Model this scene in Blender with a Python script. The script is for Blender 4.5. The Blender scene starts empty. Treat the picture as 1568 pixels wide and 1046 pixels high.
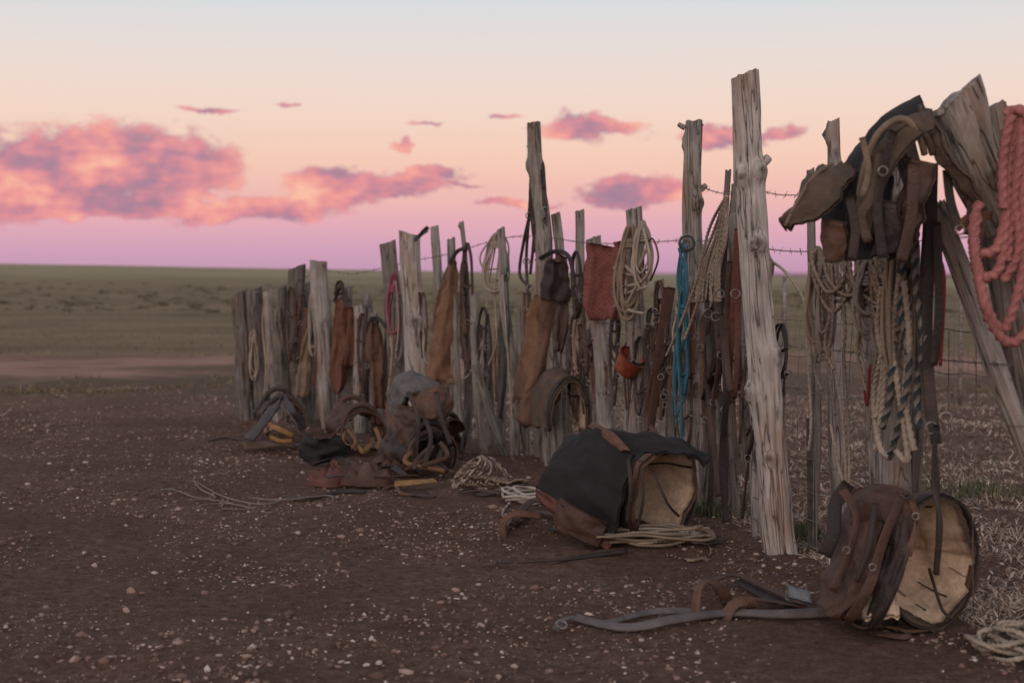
import bpy, bmesh, math, random
import numpy as np
from mathutils import Vector, Matrix, noise
random.seed(7); np.random.seed(7)
R=random.uniform
F=2178.0; CAMZ=1.3; T=math.atan(97.7/F); CT,ST=math.cos(T),math.sin(T)

# ---- survey helpers: turn bearings/elevations into world metres at a known depth ----
def W(px,py,d):
    rx=(px-784.)/F; ry=(522.7-py)/F
    D=Vector((rx,CT+ry*ST,-ST+ry*CT)); D*=d/D.y
    return Vector((D.x,D.y,D.z+CAMZ))
def GD(py):
    ry=(522.7-py)/F
    return CAMZ*(CT+ry*ST)/max(1e-4,(ST-ry*CT))
FOOT=[(250,630),(370,640),(560,662),(700,682),(800,700),(940,733),(1070,775),(1205,850),(1380,925),(1600,1010),(1800,1080)]
def fd(px):
    xs=[a for a,b in FOOT]; ys=[b for a,b in FOOT]
    return GD(float(np.interp(px,xs,ys)))
def H(px,py,off=0.1): return W(px,py,fd(px)-off)
def G(px,py,z=0.0):
    p=W(px,py,GD(py)); p.z=z+gh(p.x,p.y); return p
def sstep(a,b,x):
    t=min(1,max(0,(x-a)/(b-a))); return t*t*(3-2*t)
def gh(x,y):
    a=max(-.5,min(.5,x/max(y,5)))
    z=(2.33-4.8*a)*sstep(28,300,y)
    k=1-sstep(18,40,abs(y))
    z+=k*(0.03*noise.noise(Vector((x*.7,y*.7,0)))+0.022*noise.noise(Vector((x*3,y*3,5)))+0.016*noise.noise(Vector((x*9,y*9,9))))
    z+=(1-k)*.12*noise.noise(Vector((x*.05,y*.05,3)))
    return z

# ---------------- materials ----------------
def srgb(c):
    return tuple(((v/255)/12.92 if v/255<=.04045 else ((v/255+.055)/1.055)**2.4) for v in c)+(1,)
MATS={}
def newmat(name):
    m=bpy.data.materials.new(name); m.use_nodes=True; nt=m.node_tree
    b=nt.nodes['Principled BSDF']; MATS[name]=m; return m,nt,b
def ramp(nt,stops,fac):
    r=nt.nodes.new('ShaderNodeValToRGB'); e=r.color_ramp.elements
    while len(e)<len(stops): e.new(.5)
    for k,(p,c) in enumerate(stops): e[k].position=p; e[k].color=tuple(c)[:3]+(1,)
    nt.links.new(fac,r.inputs[0]); return r.outputs[0]
def tex(nt,coord,scale,detail=5,sc=(1,1,1),rough=.6,out='Fac'):
    mp=nt.nodes.new('ShaderNodeMapping'); mp.inputs['Scale'].default_value=sc
    nt.links.new(coord,mp.inputs[0])
    n=nt.nodes.new('ShaderNodeTexNoise'); n.inputs['Scale'].default_value=scale; n.inputs['Detail'].default_value=detail
    n.inputs['Roughness'].default_value=rough
    nt.links.new(mp.outputs[0],n.inputs['Vector']); return n.outputs[out]
def mixc(nt,fac,a,b,mode='MIX'):
    m=nt.nodes.new('ShaderNodeMix'); m.data_type='RGBA'; m.blend_type=mode
    for v,i in ((fac,0),(a,6),(b,7)):
        if isinstance(v,(int,float)): m.inputs[i].default_value=v
        elif isinstance(v,tuple): m.inputs[i].default_value=tuple(v)[:3]+(1,)
        else: nt.links.new(v,m.inputs[i])
    return m.outputs[2]
def bump(nt,b,h,st,dist=.01):
    n=nt.nodes.new('ShaderNodeBump'); n.inputs['Strength'].default_value=st; n.inputs['Distance'].default_value=dist
    nt.links.new(h,n.inputs['Height']); nt.links.new(n.outputs[0],b.inputs['Normal']); return n
def mth(nt,op,a,b=None,c=None,clamp=False):
    n=nt.nodes.new('ShaderNodeMath'); n.operation=op; n.use_clamp=clamp
    for i,v in enumerate((a,b,c)):
        if v is None: continue
        if isinstance(v,(int,float)): n.inputs[i].default_value=v
        else: nt.links.new(v,n.inputs[i])
    return n.outputs[0]
WK=.86
def wood(name,dark,mid,light,warm):
    dark,mid,light,warm=[tuple(c*WK for c in q) for q in (dark,mid,light,warm)]
    m,nt,b=newmat(name); tc=nt.nodes.new('ShaderNodeTexCoord').outputs['Object']
    oi=nt.nodes.new('ShaderNodeObjectInfo')
    ofs=nt.nodes.new('ShaderNodeVectorMath'); ofs.operation='ADD'; nt.links.new(tc,ofs.inputs[0])
    cx=nt.nodes.new('ShaderNodeCombineXYZ'); nt.links.new(mth(nt,'MULTIPLY',oi.outputs['Random'],37),cx.inputs[2]); nt.links.new(cx.outputs[0],ofs.inputs[1]); tc=ofs.outputs[0]
    g=tex(nt,tc,75,5,(1,1,.045),.7); g2=tex(nt,tc,5,4,(1,1,.5)); g3=tex(nt,tc,16,2,(1,1,.07),.5); g4=tex(nt,tc,9,5,(1,1,.6),.65)
    c=ramp(nt,[(.3,dark),(.43,mid),(.6,light)],mth(nt,'ADD',mth(nt,'MULTIPLY',g,.6),mth(nt,'MULTIPLY',g4,.4)))
    w=ramp(nt,[(.50,(0,0,0)),(.66,(1,1,1))],g2)
    c=mixc(nt,w,c,mixc(nt,.6,c,warm))
    crack=ramp(nt,[(.47,(1,1,1)),(.492,(.7,.68,.66)),(.5,(.13,.115,.105)),(.508,(.7,.68,.66)),(.53,(1,1,1))],g3)
    c=mixc(nt,.9,c,crack,'MULTIPLY')
    v=mth(nt,'MULTIPLY_ADD',oi.outputs['Random'],.5,.74)
    h=nt.nodes.new('ShaderNodeHueSaturation'); nt.links.new(c,h.inputs['Color']); nt.links.new(v,h.inputs['Value'])
    at=nt.nodes.new('ShaderNodeAttribute'); at.attribute_name='knot'
    kf=mth(nt,'MULTIPLY',at.outputs['Fac'],mth(nt,'ADD',mth(nt,'MULTIPLY',g,.8),.45),clamp=True)
    c=mixc(nt,kf,h.outputs[0],(.05,.03,.02))
    nt.links.new(c,b.inputs['Base Color']); b.inputs['Roughness'].default_value=.9
    bw=nt.nodes.new('ShaderNodeRGBToBW'); nt.links.new(crack,bw.inputs[0])
    bump(nt,b,mth(nt,'ADD',mth(nt,'MULTIPLY',g,.6),bw.outputs[0]),.8,.010)
wood('weathered_wood',(.06,.053,.048),(.20,.182,.168),(.36,.335,.312),(.24,.16,.115))
wood('dark_wood',(.03,.026,.023),(.11,.098,.088),(.21,.19,.175),(.13,.09,.065))
wood('pale_wood',(.09,.078,.07),(.28,.255,.235),(.46,.43,.40),(.33,.215,.145))
LK=.52; FK=.60
def leather(name,col,rough=.5,var=.5):
    col=tuple(c*LK for c in col)
    m,nt,b=newmat(name); tc=nt.nodes.new('ShaderNodeTexCoord').outputs['Object']
    n=tex(nt,tc,11,6,rough=.7); n2=tex(nt,tc,140,3); n3=tex(nt,tc,3.3,5)
    d=tuple(c*(1-var) for c in col); l=tuple(min(1,c*(1+var*1.1)) for c in col)
    c=ramp(nt,[(.3,d),(.5,col),(.72,l)],n)
    dust=ramp(nt,[(.48,(0,0,0)),(.75,(.45,.45,.45))],n3); c=mixc(nt,dust,c,(.11,.075,.058))
    nt.links.new(c,b.inputs['Base Color']); nt.links.new(mth(nt,'MULTIPLY_ADD',n,.5,rough-.1),b.inputs['Roughness'])
    bump(nt,b,mth(nt,'ADD',n2,mth(nt,'MULTIPLY',n,3)),.6,.007)
leather('brown_leather',(.10,.045,.029),.5)
leather('dark_leather',(.034,.021,.018),.5)
leather('tan_leather',(.31,.17,.095),.8,.4)
leather('mid_leather',(.185,.092,.056),.65,.5)
leather('rust_leather',(.21,.078,.042),.65)
leather('red_leather',(.17,.055,.04),.55)
leather('grey_leather',(.16,.145,.14),.6)
leather('olive_leather',(.135,.09,.06),.7)
leather('yellow_leather',(.44,.25,.09),.7)
leather('ochre_leather',(.34,.25,.18),.85,.4)
def fabric(name,col,sc=220,var=.35,bs=.5,k=None):
    col=tuple(c*(FK if k is None else k) for c in col)
    m,nt,b=newmat(name); tc=nt.nodes.new('ShaderNodeTexCoord').outputs['Object']
    n=tex(nt,tc,sc,3); n2=tex(nt,tc,7,5)
    c=ramp(nt,[(.3,tuple(k*(1-var) for k in col)),(.7,tuple(min(1,k*(1+var)) for k in col))],n2)
    c=mixc(nt,.35,c,ramp(nt,[(.35,tuple(k*.5 for k in col)),(.65,tuple(min(1,k*1.4) for k in col))],n))
    nt.links.new(c,b.inputs['Base Color']); b.inputs['Roughness'].default_value=.95
    bump(nt,b,n,bs,.004)
fabric('black_felt',(.013,.013,.014),90,.5,.8,.7); fabric('fleece',(.58,.45,.33),45,.4,.9,.8)
fabric('cream_rope',(.50,.42,.34)); fabric('tan_rope',(.34,.26,.19)); fabric('grey_rope',(.28,.235,.20))
fabric('white_rope',(.62,.55,.47)); fabric('blue_rope',(.05,.18,.25)); fabric('pink_rope',(.50,.20,.19),120)
fabric('magenta_rope',(.45,.12,.17)); fabric('green_rope',(.02,.12,.085)); fabric('dark_green_rope',(.045,.062,.07))
fabric('braid_tan',(.27,.235,.20))
fabric('red_cord',(.22,.02,.025)); fabric('bluegrey_pad',(.25,.28,.31))
m,nt,b=newmat('red_weave'); tc=nt.nodes.new('ShaderNodeTexCoord').outputs['Object']
ck=nt.nodes.new('ShaderNodeTexChecker'); ck.inputs['Scale'].default_value=65; nt.links.new(tc,ck.inputs[0])
ck.inputs[1].default_value=(.20,.055,.042,1); ck.inputs[2].default_value=(.09,.018,.016,1)
nn=tex(nt,tc,12,4); c=mixc(nt,nn,ck.outputs[0],(.17,.07,.055)); nt.links.new(c,b.inputs['Base Color']); b.inputs['Roughness'].default_value=.9
bump(nt,b,ck.outputs[1],.5,.01)
def simple(name,a,bb,sc,rough,metal=0):
    m,nt,b=newmat(name); tc=nt.nodes.new('ShaderNodeTexCoord').outputs['Object']
    nt.links.new(ramp(nt,[(.38,a),(.62,bb)],tex(nt,tc,sc,4)),b.inputs['Base Color']); b.inputs['Roughness'].default_value=rough; b.inputs['Metallic'].default_value=metal
simple('steel',(.10,.08,.07),(.27,.25,.24),40,.5,.6); simple('wire',(.065,.052,.045),(.17,.15,.135),15,.65); simple('picket_steel',(.02,.018,.018),(.06,.05,.045),15,.7)
simple('red_plastic',(.15,.032,.016),(.27,.065,.03),12,.5)
def island(name,stops,rough=.95):
    m,nt,b=newmat(name); g=nt.nodes.new('ShaderNodeNewGeometry')
    nt.links.new(ramp(nt,stops,g.outputs['Random Per Island']),b.inputs['Base Color']); b.inputs['Roughness'].default_value=rough
island('stones',[(0,(.07,.042,.032)),(.5,(.15,.094,.072)),(.8,(.23,.16,.13)),(.93,(.32,.25,.215)),(1,(.44,.38,.34))])
island('straw',[(0,(.15,.11,.083)),(.4,(.30,.23,.175)),(.8,(.44,.36,.285)),(1,(.56,.49,.41))])
island('green_weed',[(0,(.035,.055,.022)),(.6,(.08,.10,.05)),(1,(.17,.15,.09))])
island('field_grass',[(0,(.08,.067,.037)),(.5,(.135,.11,.062)),(1,(.21,.165,.10))])
island('shrub_leaf',[(0,(.045,.042,.023)),(.6,(.07,.063,.035)),(1,(.11,.092,.053))])
# ground
m,nt,b=newmat('dirt_and_pasture'); tc=nt.nodes.new('ShaderNodeTexCoord').outputs['Object']
n1=tex(nt,tc,.9,7); n2=tex(nt,tc,17,9,rough=.82); n3=tex(nt,tc,75,4,rough=.8)
dirt=ramp(nt,[(.34,(.085,.05,.037)),(.46,(.17,.103,.077)),(.55,(.235,.152,.119)),(.68,(.35,.253,.209))],n2)
dirt=mixc(nt,ramp(nt,[(.38,(0,0,0)),(.60,(1,1,1))],n1),dirt,mixc(nt,.5,dirt,(.12,.066,.047)))
dirt=mixc(nt,ramp(nt,[(.57,(0,0,0)),(.68,(.6,.6,.6))],n3),dirt,(.39,.30,.255))
dirt=mixc(nt,ramp(nt,[(.32,(.7,.7,.7)),(.44,(0,0,0))],n3),dirt,(.06,.035,.026))
sep=nt.nodes.new('ShaderNodeSeparateXYZ'); nt.links.new(tc,sep.inputs[0])
n4=tex(nt,tc,.35,6); n5=tex(nt,tc,.12,7,(.35,1,1),.65)
yy=mth(nt,'ADD',sep.outputs[1],mth(nt,'MULTIPLY',mth(nt,'SUBTRACT',n4,.5),10))
def band(a,bb): 
    mr=nt.nodes.new('ShaderNodeMapRange'); mr.interpolation_type='SMOOTHSTEP'; nt.links.new(yy,mr.inputs[0])
    mr.inputs[1].default_value=a; mr.inputs[2].default_value=bb; return mr.outputs[0]
olive=ramp(nt,[(.3,(.09,.068,.048)),(.6,(.15,.118,.084)),(.8,(.24,.19,.14))],n2)
redd=ramp(nt,[(.38,(.17,.115,.08)),(.5,(.29,.18,.14)),(.65,(.37,.24,.195))],n4)
past=ramp(nt,[(.35,(.10,.083,.046)),(.5,(.15,.122,.07)),(.68,(.20,.16,.095))],n5)
past=mixc(nt,.4,past,ramp(nt,[(.35,(.075,.063,.035)),(.65,(.21,.17,.105))],n4))
farc=ramp(nt,[(.3,(.19,.17,.10)),(.7,(.29,.25,.155))],n5)
c=mixc(nt,band(13.5,18),dirt,olive)
c=mixc(nt,band(17.5,20.5),c,redd); c=mixc(nt,band(21.5,27),c,past); c=mixc(nt,band(80,190),c,farc)
nt.links.new(c,b.inputs['Base Color']); b.inputs['Roughness'].default_value=1.0
b.inputs['Specular IOR Level'].default_value=.1
hh=mth(nt,'ADD',n2,mth(nt,'MULTIPLY',n3,.5)); bn=bump(nt,b,hh,1.0,.06)
fs_=nt.nodes.new('ShaderNodeMapRange'); nt.links.new(sep.outputs[1],fs_.inputs[0]); fs_.inputs[1].default_value=12; fs_.inputs[2].default_value=35; fs_.inputs[3].default_value=1; fs_.inputs[4].default_value=.25
nt.links.new(fs_.outputs[0],bn.inputs['Strength'])

# ---------------- mesh builder ----------------
class MB:
    def __init__(s): s.v=[];s.f=[];s.mi=[];s.fl=[];s.mats=[]
    def mid(s,n):
        if n not in s.mats: s.mats.append(n)
        return s.mats.index(n)
    def add(s,vs,fs,mat,flat=False):
        o=len(s.v); s.v+= [tuple(p) for p in vs]
        for k,f in enumerate(fs):
            s.f.append(tuple(i+o for i in f)); s.mi.append(s.mid(mat[k] if isinstance(mat,list) else mat)); s.fl.append(flat)
    def obj(s,name,parent=None,center=True):
        me=bpy.data.meshes.new(name); 
        c=np.mean(np.array(s.v),axis=0) if center else np.zeros(3)
        me.from_pydata([(a-c[0],b_-c[1],z-c[2]) for a,b_,z in s.v],[],s.f)
        for n in s.mats: me.materials.append(MATS[n])
        me.polygons.foreach_set('material_index',s.mi); me.polygons.foreach_set('use_smooth',[not x for x in s.fl])
        me.update(); o=bpy.data.objects.new(name,me); bpy.context.collection.objects.link(o); o.location=c
        if parent: o.parent=parent
        return o
def empty(name):
    e=bpy.data.objects.new(name,None); bpy.context.collection.objects.link(e); return e
def smooth(pts,step,closed=False):
    P=[Vector(p) for p in pts]; out=[]; n=len(P)
    if n==2: P=[P[0],(P[0]+P[1])/2,P[1]]; n=3
    rng=n if closed else n-1
    for i in range(rng):
        if closed: a,b_,c,d=P[(i-1)%n],P[i],P[(i+1)%n],P[(i+2)%n]
        else: a,b_,c,d=P[max(i-1,0)],P[i],P[i+1],P[min(i+2,n-1)]
        k=max(2,int((c-b_).length/step)+1)
        for j in range(k):
            t=j/k; out.append(.5*((2*b_)+(c-a)*t+(2*a-5*b_+4*c-d)*t*t+(3*b_-a-3*c+d)*t**3))
    if not closed: out.append(P[-1])
    return out
def tube(mb,pts,r,mat,seg=7,step=.03,closed=False,lobes=0,pitch=.06,mat2=None,r2=None):
    Q=smooth(pts,step,closed); n=len(Q)
    if n<2: return
    vs=[];fs=[];ms=[]; L=0; ref=None
    for i,p in enumerate(Q):
        t=(Q[(i+1)%n]-Q[i-1]) if closed else (Q[min(i+1,n-1)]-Q[max(i-1,0)])
        if t.length<1e-7: t=Vector((0,0,1))
        t.normalize()
        if ref is None: ref=t.orthogonal().normalized()
        ref=(ref-t*ref.dot(t)); 
        if ref.length<1e-4: ref=t.orthogonal()
        ref.normalize(); bi=t.cross(ref)
        if i: L+=(Q[i]-Q[i-1]).length
        rr=r if r2 is None else r+(r2-r)*i/(n-1)
        for k in range(seg):
            a=2*math.pi*k/seg+(L/pitch*2*math.pi if lobes else 0)
            q=rr*(1+(.22*math.cos(lobes*2*math.pi*k/seg) if lobes else 0))
            vs.append(p+ref*math.cos(a)*q+bi*math.sin(a)*q)
    m=n if closed else n-1
    for i in range(m):
        for k in range(seg):
            a=i*seg+k;b_=i*seg+(k+1)%seg;c=((i+1)%n)*seg+(k+1)%seg;d=((i+1)%n)*seg+k
            fs.append((a,b_,c,d)); ms.append(mat2 if (mat2 and (k*4//seg)%2==0) else mat)
    if not closed:
        fs.append(tuple(range(seg))[::-1]); ms.append(mat); fs.append(tuple((n-1)*seg+k for k in range(seg))); ms.append(mat)
    mb.add(vs,fs,ms)
def ring(mb,c,rad,r,mat,nrm=(0,-1,0),sx=1):
    nrm=Vector(nrm).normalized(); a=nrm.orthogonal().normalized(); b_=nrm.cross(a)
    tube(mb,[c+a*math.cos(t*math.pi/4)*rad+b_*math.sin(t*math.pi/4)*rad*sx for t in range(8)],r,mat,6,rad*.4,True)
def strap(mb,pts,w,mat,th=.004,nrm=(0,-1,0),step=.03,tw=.35):
    Q=smooth(pts,step); n=len(Q); N=Vector(nrm).normalized(); vs=[];fs=[]; sd=R(0,100)
    for i,p in enumerate(Q):
        t=(Q[min(i+1,n-1)]-Q[max(i-1,0)]).normalized(); s=t.cross(N)
        if s.length<.05: s=t.cross(Vector((.5,.3,.8)))
        s.normalize(); m2=s.cross(t).normalized()
        a=tw*noise.noise(Vector((i*step*2.5,sd,0)))*2
        s2=s*math.cos(a)+m2*math.sin(a); m3=m2*math.cos(a)-s*math.sin(a)
        for u,v in((-1,.3),(-.8,1),(.8,1),(1,.3),(1,-1),(-1,-1)): vs.append(p+s2*u*w/2+m3*v*th/2)
    for i in range(n-1):
        for k in range(6): fs.append((i*6+k,i*6+(k+1)%6,(i+1)*6+(k+1)%6,(i+1)*6+k))
    fs+= [(0,1,2,3,4,5),tuple((n-1)*6+k for k in range(6))]
    mb.add(vs,fs,mat)
def grid_sheet(mb,Pf,nu,nv,th,mo,mi_):
    A=[];B=[]
    for i in range(nu+1):
        for j in range(nv+1):
            p,nr=Pf(i/nu,j/nv); A.append(p); B.append(p-nr*th)
    N=len(A); w=nv+1; fs=[];ms=[]
    for i in range(nu):
        for j in range(nv):
            a=i*w+j; m=mo(i/nu,j/nv) if callable(mo) else mo
            fs.append((a,a+1,a+w+1,a+w)); ms.append(m)
            m=mi_(i/nu,j/nv) if callable(mi_) else mi_
            fs.append((N+a,N+a+w,N+a+w+1,N+a+1)); ms.append(m)
    e0=mo(0,0) if callable(mo) else mo
    for i in range(nu):
        for j in (0,nv): a=i*w+j; fs.append((a,a+w,N+a+w,N+a)); ms.append(e0)
    for j in range(nv):
        for i in (0,nu): a=i*w+j; fs.append((a,a+1,N+a+1,N+a)); ms.append(e0)
    mb.add(A+B,fs,ms)
def panel(mb,rows,mat,off=.12,bulge=.03,folds=.016,freq=9,th=.006,back=None,nv=18,d=None,rag=4):
    ys=[r[0] for r in rows]; sd=R(0,99)
    nu=max(12,int((ys[-1]-ys[0])/6)); cx=np.mean([(r[1]+r[2])/2 for r in rows]); d0=(fd(cx)-off) if d is None else d
    def Pf(u,v):
        y=ys[0]+(ys[-1]-ys[0])*u; xl=float(np.interp(y,ys,[r[1] for r in rows])); xr=float(np.interp(y,ys,[r[2] for r in rows]))
        xl+=rag*noise.noise(Vector((y*.07,sd,1))); xr+=rag*noise.noise(Vector((y*.07,sd,7)))
        x=xl+(xr-xl)*v; yy_=y+rag*1.6*noise.noise(Vector((x*.08,sd,3)))
        p=W(x,yy_,d0); s=2*v-1
        p.y-=bulge*(1-s*s)+folds*(math.sin(freq*v+sd+2.4*noise.noise(Vector((u*3,v,sd))))+1.4*noise.noise(Vector((u*4,v*4,sd)))+.6*noise.noise(Vector((u*11,v*9,sd))))
        return p,Vector((0,-1,0))
    grid_sheet(mb,Pf,nu,nv,th,mat,back or mat)
def shell(mb,A,B,ra,rb,a0,a1,mo,mi_,th=.02,nu=12,nv=40,end=None,wob=.012,prof=None):
    A=Vector(A);B=Vector(B); ax=(B-A).normalized(); side=ax.cross(Vector((0,0,1))).normalized(); up=side.cross(ax).normalized(); sd=R(0,99)
    L=(B-A).length
    def Pf(u,v):
        a=a0+(a1-a0)*v; e=(end(v)*(1 if u<.5 else -1)*abs(2*u-1) if end else 0)
        k=prof(u) if prof else u
        rx=ra[0]+(rb[0]-ra[0])*k; rz=ra[1]+(rb[1]-ra[1])*k
        nr=side*math.cos(a)+up*math.sin(a)
        w=wob*(noise.noise(Vector((u*3,math.cos(a)*1.6,math.sin(a)*1.6+sd)))*2+.5*noise.noise(Vector((u*8,math.cos(a)*5,math.sin(a)*5+sd))))
        p=A+ax*(L*u+e)+side*math.cos(a)*(rx+w)+up*(math.sin(a)*(rz+w))
        return p,nr
    grid_sheet(mb,Pf,nu,nv,th,mo,mi_)
def loft(mb,C1,C2,mat,mi2,nu=30,nv=12,th=.012,sag=.02,wr=.014):
    a=smooth(C1,.02); b_=smooth(C2,.02)
    def at(Q,u): k=u*(len(Q)-1); i=min(int(k),len(Q)-2); return Q[i].lerp(Q[i+1],k-i)
    sd=R(0,99)
    def Pf(u,v):
        p=at(a,u).lerp(at(b_,u),v); 
        u2=min(1,u+.02); u1=max(0,u-.02); du=at(a,u2).lerp(at(b_,u2),v)-at(a,u1).lerp(at(b_,u1),v); dv=at(b_,u)-at(a,u)
        n=du.cross(dv); n=n.normalized() if n.length>1e-8 else Vector((0,-1,0))
        if n.y>0: n=-n
        p=p+n*(sag*math.sin(math.pi*v)+wr*noise.noise(Vector((u*6,v*3,sd)))+wr*.5*noise.noise(Vector((u*14,v*8,sd))))
        return p,n
    grid_sheet(mb,Pf,nu,nv,th,mat,mi2)

# ---------------- posts ----------------
fence=empty('wooden_post_fence')
def post(bx,by,tx,ty,wb,wt,mat='weathered_wood',knots=(),tilt=.3,off=0,d=None,bend=.02,sink=.12,name='post',stubs=(),rough=1.0,dt=None,split=0):
    d0=(fd(bx)-off) if d is None else d
    A=W(bx,by,d0); B=W(tx,ty,d0 if dt is None else dt); k=d0/F
    if sink: A=A+(A-B).normalized()*sink
    ax=B-A; L=ax.length; sd=R(0,500)
    q=Vector((0,0,1)).rotation_difference(ax.normalized())
    rb,rt=wb*k/2,wt*k/2; big=max(wb,wt)>32; nseg=72 if big else 36; nz=max(12,int(L/(.014 if big else .03))); mb=MB(); vs=[];fs=[]
    bx2,by2=R(-1,1)*bend,R(-1,1)*bend*.6; kv=[]
    for i in range(nz+1):
        t=i/nz; z=t*L
        cx=bx2*math.sin(math.pi*t)+(.018*noise.noise(Vector((z*2,sd,0)))+.035*noise.noise(Vector((z*.9,sd,4))))*rough; cy=by2*math.sin(math.pi*t*1.3)
        for j in range(nseg):
            th=2*math.pi*j/nseg; c,s=math.cos(th),math.sin(th)
            r=rb+(rt-rb)*t; r*=1+.22*rough*noise.noise(Vector((c*.9,s*.9,z*2.2+sd)))+.13*rough*noise.noise(Vector((c*2.2+sd,s*2.2,z*1.8)))+.04*noise.noise(Vector((c*5+sd,s*5,z*9)))
            n=noise.noise(Vector((c*2.6+.25*math.sin(z*3+sd),s*2.6+sd,z*.8))); r*=1-.24*rough*max(0,1-abs(n)*15)
            n=noise.noise(Vector((c*6,s*6-sd,z*1.4))); r*=1-.06*max(0,1-abs(n)*6)
            if split and t>.85: r*=1-split*max(0,1-abs(math.atan2(math.sin(th+1.4),math.cos(th+1.4)))*4)*(t-.85)/.15
            kk=0
            for kt,ka,ks in knots:
                da=math.atan2(math.sin(th-math.radians(ka)),math.cos(th-math.radians(ka)))
                dd=((da*.9)**2+((z-kt*L)/(rb*1.0))**2); r+=ks*rb*(.9*math.exp(-dd*3.5)-.45*math.exp(-dd*30))
                kk=max(kk,math.exp(-dd*13)+.5*math.exp(-((math.sqrt(dd)-.55)/.07)**2)*.5)
            kv.append(min(1,kk)); zz=z
            if i==nz: zz=z+tilt*rt*c+.018*noise.noise(Vector((c*4,s*4,sd)))
            vs.append((cx+c*r,cy+s*r,zz))
    for i in range(nz):
        for j in range(nseg): fs.append((i*nseg+j,i*nseg+(j+1)%nseg,(i+1)*nseg+(j+1)%nseg,(i+1)*nseg+j))
    mb.add(vs,fs,mat)
    top=vs[-nseg:]; cc=(np.mean([p[0] for p in top]),np.mean([p[1] for p in top]),np.mean([p[2] for p in top]))
    ring2=[(p[0]*.5+cc[0]*.5,p[1]*.5+cc[1]*.5,p[2]*.5+cc[2]*.5+R(-.004,.004)) for p in top]
    cv=list(top)+ring2+[(cc[0],cc[1],cc[2]-.004)]
    mb.add(cv,[(j,(j+1)%nseg,nseg+(j+1)%nseg,nseg+j) for j in range(nseg)]+[(nseg+j,nseg+(j+1)%nseg,2*nseg) for j in range(nseg)],mat,True)
    for kt,ka,ln,sr in stubs:
        a=math.radians(ka); z=kt*L; c,s=math.cos(a),math.sin(a); r0=(rb+(rt-rb)*kt)*.6
        tube(mb,[(c*r0,s*r0,z),(c*(r0+ln*.5),s*(r0+ln*.5),z+ln*.2),(c*(r0+ln),s*(r0+ln),z+ln*.55)],sr,mat,8,.015,r2=sr*.7)
    o=mb.obj(name,fence,center=False)
    kv+= [0.0]*(len(o.data.vertices)-len(kv)); atr=o.data.attributes.new('knot','FLOAT','POINT'); atr.data.foreach_set('value',kv)
    o.matrix_world=Matrix.Translation(A)@q.to_matrix().to_4x4()
    return o
P=post
P(378,640,367,448,27,24,'dark_wood',tilt=.5); P(402,642,388,443,24,24,'dark_wood',off=-.1); P(425,640,412,446,16,16,off=-.1)
P(436,640,433,440,15,13,'dark_wood'); P(462,648,455,409,27,27,'dark_wood',off=-.05); P(478,645,474,432,13,13,off=-.2)
P(508,650,489,400,27,27,tilt=-.2,split=.3); P(532,655,528,440,20,20,'dark_wood',off=-.12); P(552,660,549,468,18,17,off=.02); P(577,660,570,480,15,15,off=-.15)
P(606,665,594,372,26,26,'dark_wood'); P(650,665,626,358,38,30,'pale_wood',tilt=-.4,knots=((.6,-80,.3),)); P(676,670,666,347,16,13,off=-.25)
P(706,670,692,366,15,13); P(722,520,706,340,8,7,off=-.3,sink=0,knots=((.97,180,1.3),)); P(742,690,724,450,15,14)
P(790,700,765,350,17,13,knots=((.3,0,.4),)); P(775,700,722,560,13,11,off=.03,tilt=0); P(812,700,800,470,14,14,off=-.2)
P(853,700,821,188,38,20,knots=((.88,180,.35),(.55,-60,.3)),tilt=.1,stubs=((.93,180,.04,.02),)); P(872,705,850,328,17,14,'weathered_wood',off=-.15); P(892,640,885,323,16,14,off=-.3)
P(940,740,905,365,27,23,off=-.08); P(978,740,971,320,30,24,'weathered_wood',knots=((.9,0,.4),),off=-.02,split=.4)
P(1015,745,1010,430,18,16,off=-.25)
P(1060,775,1057,186,46,26,knots=((.8,-60,.6),(.95,180,.3),(.6,-100,.45),(.35,-80,.4)),tilt=.1,stubs=((.83,10,.06,.022),(.985,180,.04,.018),(.985,0,.04,.018)),off=-.1)
P(1078,775,1118,262,14,9,'dark_wood',off=.05,bend=.03); P(1105,800,1128,280,24,20,off=-.3)
P(1145,700,1122,330,18,18,off=-.35)
P(1205,850,1140,114,52,40,'pale_wood',knots=((.81,-50,.55),(.80,-125,.45),(.67,-85,.6),(.38,185,.5),(.62,0,.4),(.25,-105,.3),(.45,-40,.35)),tilt=.25,bend=.035,stubs=((.825,10,.045,.028),(.57,170,.04,.022),(.31,180,.045,.022)),rough=1.15,split=.3)
P(1290,845,1275,186,28,19,knots=((.97,180,.9),(.9,0,.8),(.93,-90,.5),(.82,180,.4)),off=-.6,bend=.04)
P(1245,800,1240,260,15,12,'dark_wood',off=-.35)
P(1372,925,1378,215,48,42,'weathered_wood',knots=((.5,-80,.4),(.3,-100,.4)),off=0)
P(1348,880,1325,400,22,24,off=-.2); P(1402,900,1396,380,20,22,'dark_wood',off=-.3)
for bx in (392,446,470,520,542,566,590,626,690,715,752,768,828,838,900,915,958,996,1032,1046,1090,1122,1165):
    h=R(.9,1.2); o_=-R(.12,.4); d0=fd(bx)-o_; foot=425+CAMZ/d0*F-2; ty=425-(h-CAMZ)/d0*F
    P(bx,foot,bx+R(-16,8),ty,R(11,20),R(10,17),random.choice(['weathered_wood','dark_wood','weathered_wood','weathered_wood']),off=o_,tilt=R(-.6,.6),split=R(0,.4))
P(1540,352,1462,150,64,102,'weathered_wood',d=4.95,sink=0,tilt=.35,name='strainer_log',knots=((.4,-80,.3),),split=.35)
P(1640,860,1428,320,34,32,'weathered_wood',d=5.05,sink=.1,name='brace_log')
P(1655,1010,1505,170,62,60,'weathered_wood',d=5.15,sink=.1,name='strainer_post')
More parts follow.
